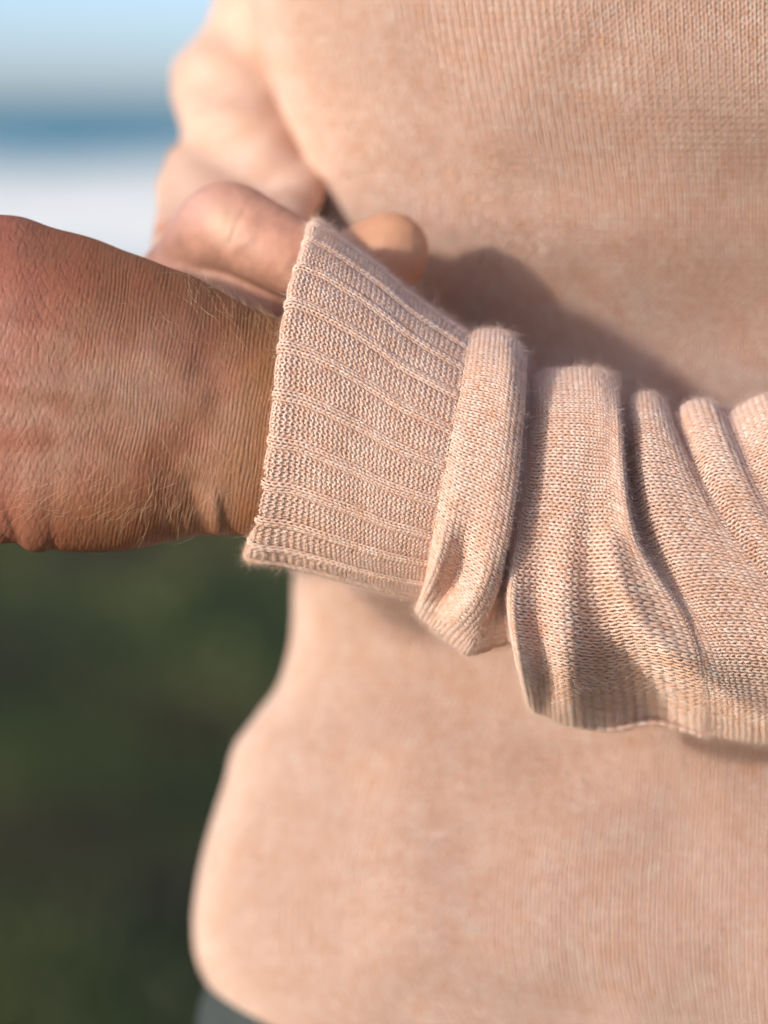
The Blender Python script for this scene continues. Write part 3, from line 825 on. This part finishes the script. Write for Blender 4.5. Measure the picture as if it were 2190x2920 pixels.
# skin creases at the thumb joint and along the web
X_, Y_ = RV[:, 0], RV[:, 1]
def sg(x0, y0, x1, y1, wd):
    ax, ay = x1-x0, y1-y0; L = ax*ax+ay*ay
    t = np.clip(((X_-x0)*ax + (Y_-y0)*ay)/L, 0, 1)
    return np.exp(-0.5*(np.hypot(X_-(x0+t*ax), Y_-(y0+t*ay))/wd)**2)
fr_ = (RV[:, 2] < 800)
dz = (6*sg(696, 604, 660, 690, 11) + 2*sg(664, 606, 640, 660, 9) + 5*sg(560, 690, 640, 765, 12)) * fr_
RV[:, 2] += dz
nn = vnoise(X_/40, Y_/40, 81)*0.6 + vnoise(X_/16, Y_/16, 82)*0.4
RV[:, 2] += 2.2*(vnoise(X_/9 + 0.3*Y_/9, Y_/26, 83)-0.5) + 3*(vnoise(X_/44, Y_/40, 84)-0.5)
RC = np.array([0.54, 0.275, 0.19])[None] * (0.78 + 0.44*nn)[:, None]
k = (np.exp(-((X_-570)/90)**2 - ((Y_-590)/60)**2) * 0.5)[:, None]
RC = RC*(1-k) + k*np.array([0.62, 0.38, 0.32])
k = (np.exp(-((X_-640)/40)**2 - ((Y_-640)/50)**2) * 0.6)[:, None]
RC = RC*(1-k) + k*np.array([0.72, 0.49, 0.32])
k = smooth(930, 1000, X_)[:, None]
RC = RC*(1-k) + k*np.array([0.64, 0.33, 0.19])
k = (np.exp(-((X_-620)/120)**2 - ((Y_-830)/60)**2) * 0.4)[:, None]
RC = RC*(1-k) + k*np.array([0.48, 0.26, 0.15])
body_add(RV, RQ, RC)
# left fingers curling beyond the frame, and the thumb
lh = [tube([(-330,780,330,115),(-560,720,360,108),(-780,720,430,100),(-900,760,600,92),(-880,800,760,80)], 50, 28),
      tube([(-330,880,300,115),(-600,880,320,106),(-830,900,420,100),(-920,930,620,92),(-880,960,780,80)], 50, 28),
      tube([(-330,1020,300,112),(-580,1040,330,104),(-790,1060,440,96),(-870,1080,640,88),(-830,1100,780,76)], 50, 28),
      tube([(-320,1170,300,105),(-500,1190,330,94),(-660,1200,430,86),(-720,1210,590,78),(-690,1220,700,68)], 50, 28),
      tube([(-40,800,420,170),(-260,700,560,150),(-430,680,700,125),(-560,700,820,110),(-650,730,900,92)], 50, 28),
      tube([(-150,1040,260,160),(-300,1000,290,200),(-420,980,300,170)], 30, 28)]
LV, LQ = fused_mesh(lh, 14.0, 4)
body_add(LV, LQ, np.broadcast_to(red, LV.shape).copy())
# trunk and upper arm under the sweater
tr = Gt[::4, ::4].copy(); cen = np.array([CX, 0, TW]); tr[..., 0] = CX + (tr[..., 0]-CX)*0.82; tr[..., 2] = TW + (tr[..., 2]-TW)*0.80
body_add(tr, grid_quads(tr.shape[0], tr.shape[1], wrap=True), np.broadcast_to(tan, tr.shape).copy())
ub = path[:, None] + 0.62*ua[:, 3][:, None, None] * (np.cos(tt)[None, :, None]*ax1[:, None] + np.sin(tt)[None, :, None]*ax2[:, None])
body_add(ub, grid_quads(ub.shape[0], ub.shape[1], wrap=True), np.broadcast_to(tan, ub.shape).copy())
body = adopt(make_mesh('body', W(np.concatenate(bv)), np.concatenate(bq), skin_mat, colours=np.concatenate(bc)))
body['label'] = 'tanned hands and wrist with fine blond hairs'

# fine blond hairs on the wrist and the little-finger side
def hairs():
    Ps, Ns, Ts, Ls = [], [], [], []
    def put(n, fx, fy, dirv, lo, hi, spread):
        x = fx(n); y = fy(n)
        i = np.clip(np.searchsorted(gx_, x), 0, len(gx_)-2)
        row = np.array([np.argmin(np.abs(PY[a, :NF] - b_)) for a, b_ in zip(i, y)])
        P = HG[i, row]; N_ = HN[i, row]
        d = np.array(dirv, float)[None] + rng.normal(0, spread, (n, 3))
        d = d - (d*N_).sum(1, keepdims=True)*N_
        d /= np.linalg.norm(d, axis=1, keepdims=True)
        Ps.append(P); Ns.append(N_); Ts.append(d*rng.uniform(1.2, 3.5, (n, 1))); Ls.append(rng.uniform(lo, hi, n))
    U = lambda a, b_: (lambda n: rng.uniform(a, b_, n)); G_ = lambda m, s: (lambda n: rng.normal(m, s, n))
    put(85, U(60, 520), G_(1415, 45), (-0.85, 0.5, 0), 40, 95, 0.28)
    put(40, U(400, 600), G_(1370, 70), (-0.25, 0.9, 0), 40, 100, 0.3)
    put(45, U(430, 800), lambda n: rng.uniform(770, 1000, n), (-0.5, -0.7, 0), 30, 80, 0.6)
    put(30, U(540, 790), lambda n: rng.uniform(800, 900, n), (-0.6, -0.9, 0), 50, 100, 0.5)
    put(110, U(0, 800), U(850, 1450), (-0.35, 0.9, 0), 20, 60, 0.45)
    return [np.concatenate(a) for a in (Ps, Ns, Ts, Ls)]
P, Nn, T3, L = hairs()
strands('arm_hair', P, Nn, T3, L, 0.30, hair_mat, body, curl=0.5, npts=7, taper=0.2)

# ---- trousers ---------------------------------------------------------------
def world_ring(cx, cy, z, a, b_):
    return np.stack([cx + a*np.cos(tt), cy + b_*np.sin(tt), np.full_like(tt, z)], -1)
hip = W(np.array([600.0, 2900.0, 2000.0])); hipc = W(np.array([CX, 2900.0, TW]))
a_h = hipc[0] - W(np.array([556.0, 2900.0, 2050.0]))[0]
tv, tq, off = [], [], 0
sec = [world_ring(hipc[0], hipc[1]+0.005, z, a_h*f, 0.10*f) for z, f in [(hipc[2]+0.10, 0.80), (hipc[2]+0.035, 0.88), (hipc[2]+0.008, 0.985), (hipc[2]-0.04, 1.01), (0.80, 0.99), (0.74, 0.9)]]
legs = []
for sd in (-1, 1):
    legs.append([world_ring(hipc[0] + sd*x, hipc[1]+0.005, z, a, a*1.1) for z, x, a in [(0.82, a_h*0.5, a_h*0.42), (0.74, a_h*0.51, a_h*0.46), (0.45, a_h*0.58, 0.072), (0.10, a_h*0.62, 0.062), (0.0, a_h*0.62, 0.066)]])
for R_ in [sec] + legs:
    R_ = np.array(R_); G = hermite(np.linspace(0, len(R_)-1, 30), np.arange(len(R_)), R_)
    tv.append(G.reshape(-1, 3)); tq.append(grid_quads(30, len(tt), wrap=True) + off); off += G.shape[0]*G.shape[1]
tro = adopt(make_mesh('trousers', np.concatenate(tv), np.concatenate(tq), trouser_mat))
tro['label'] = 'dark grey-green trousers below the sweater hem'
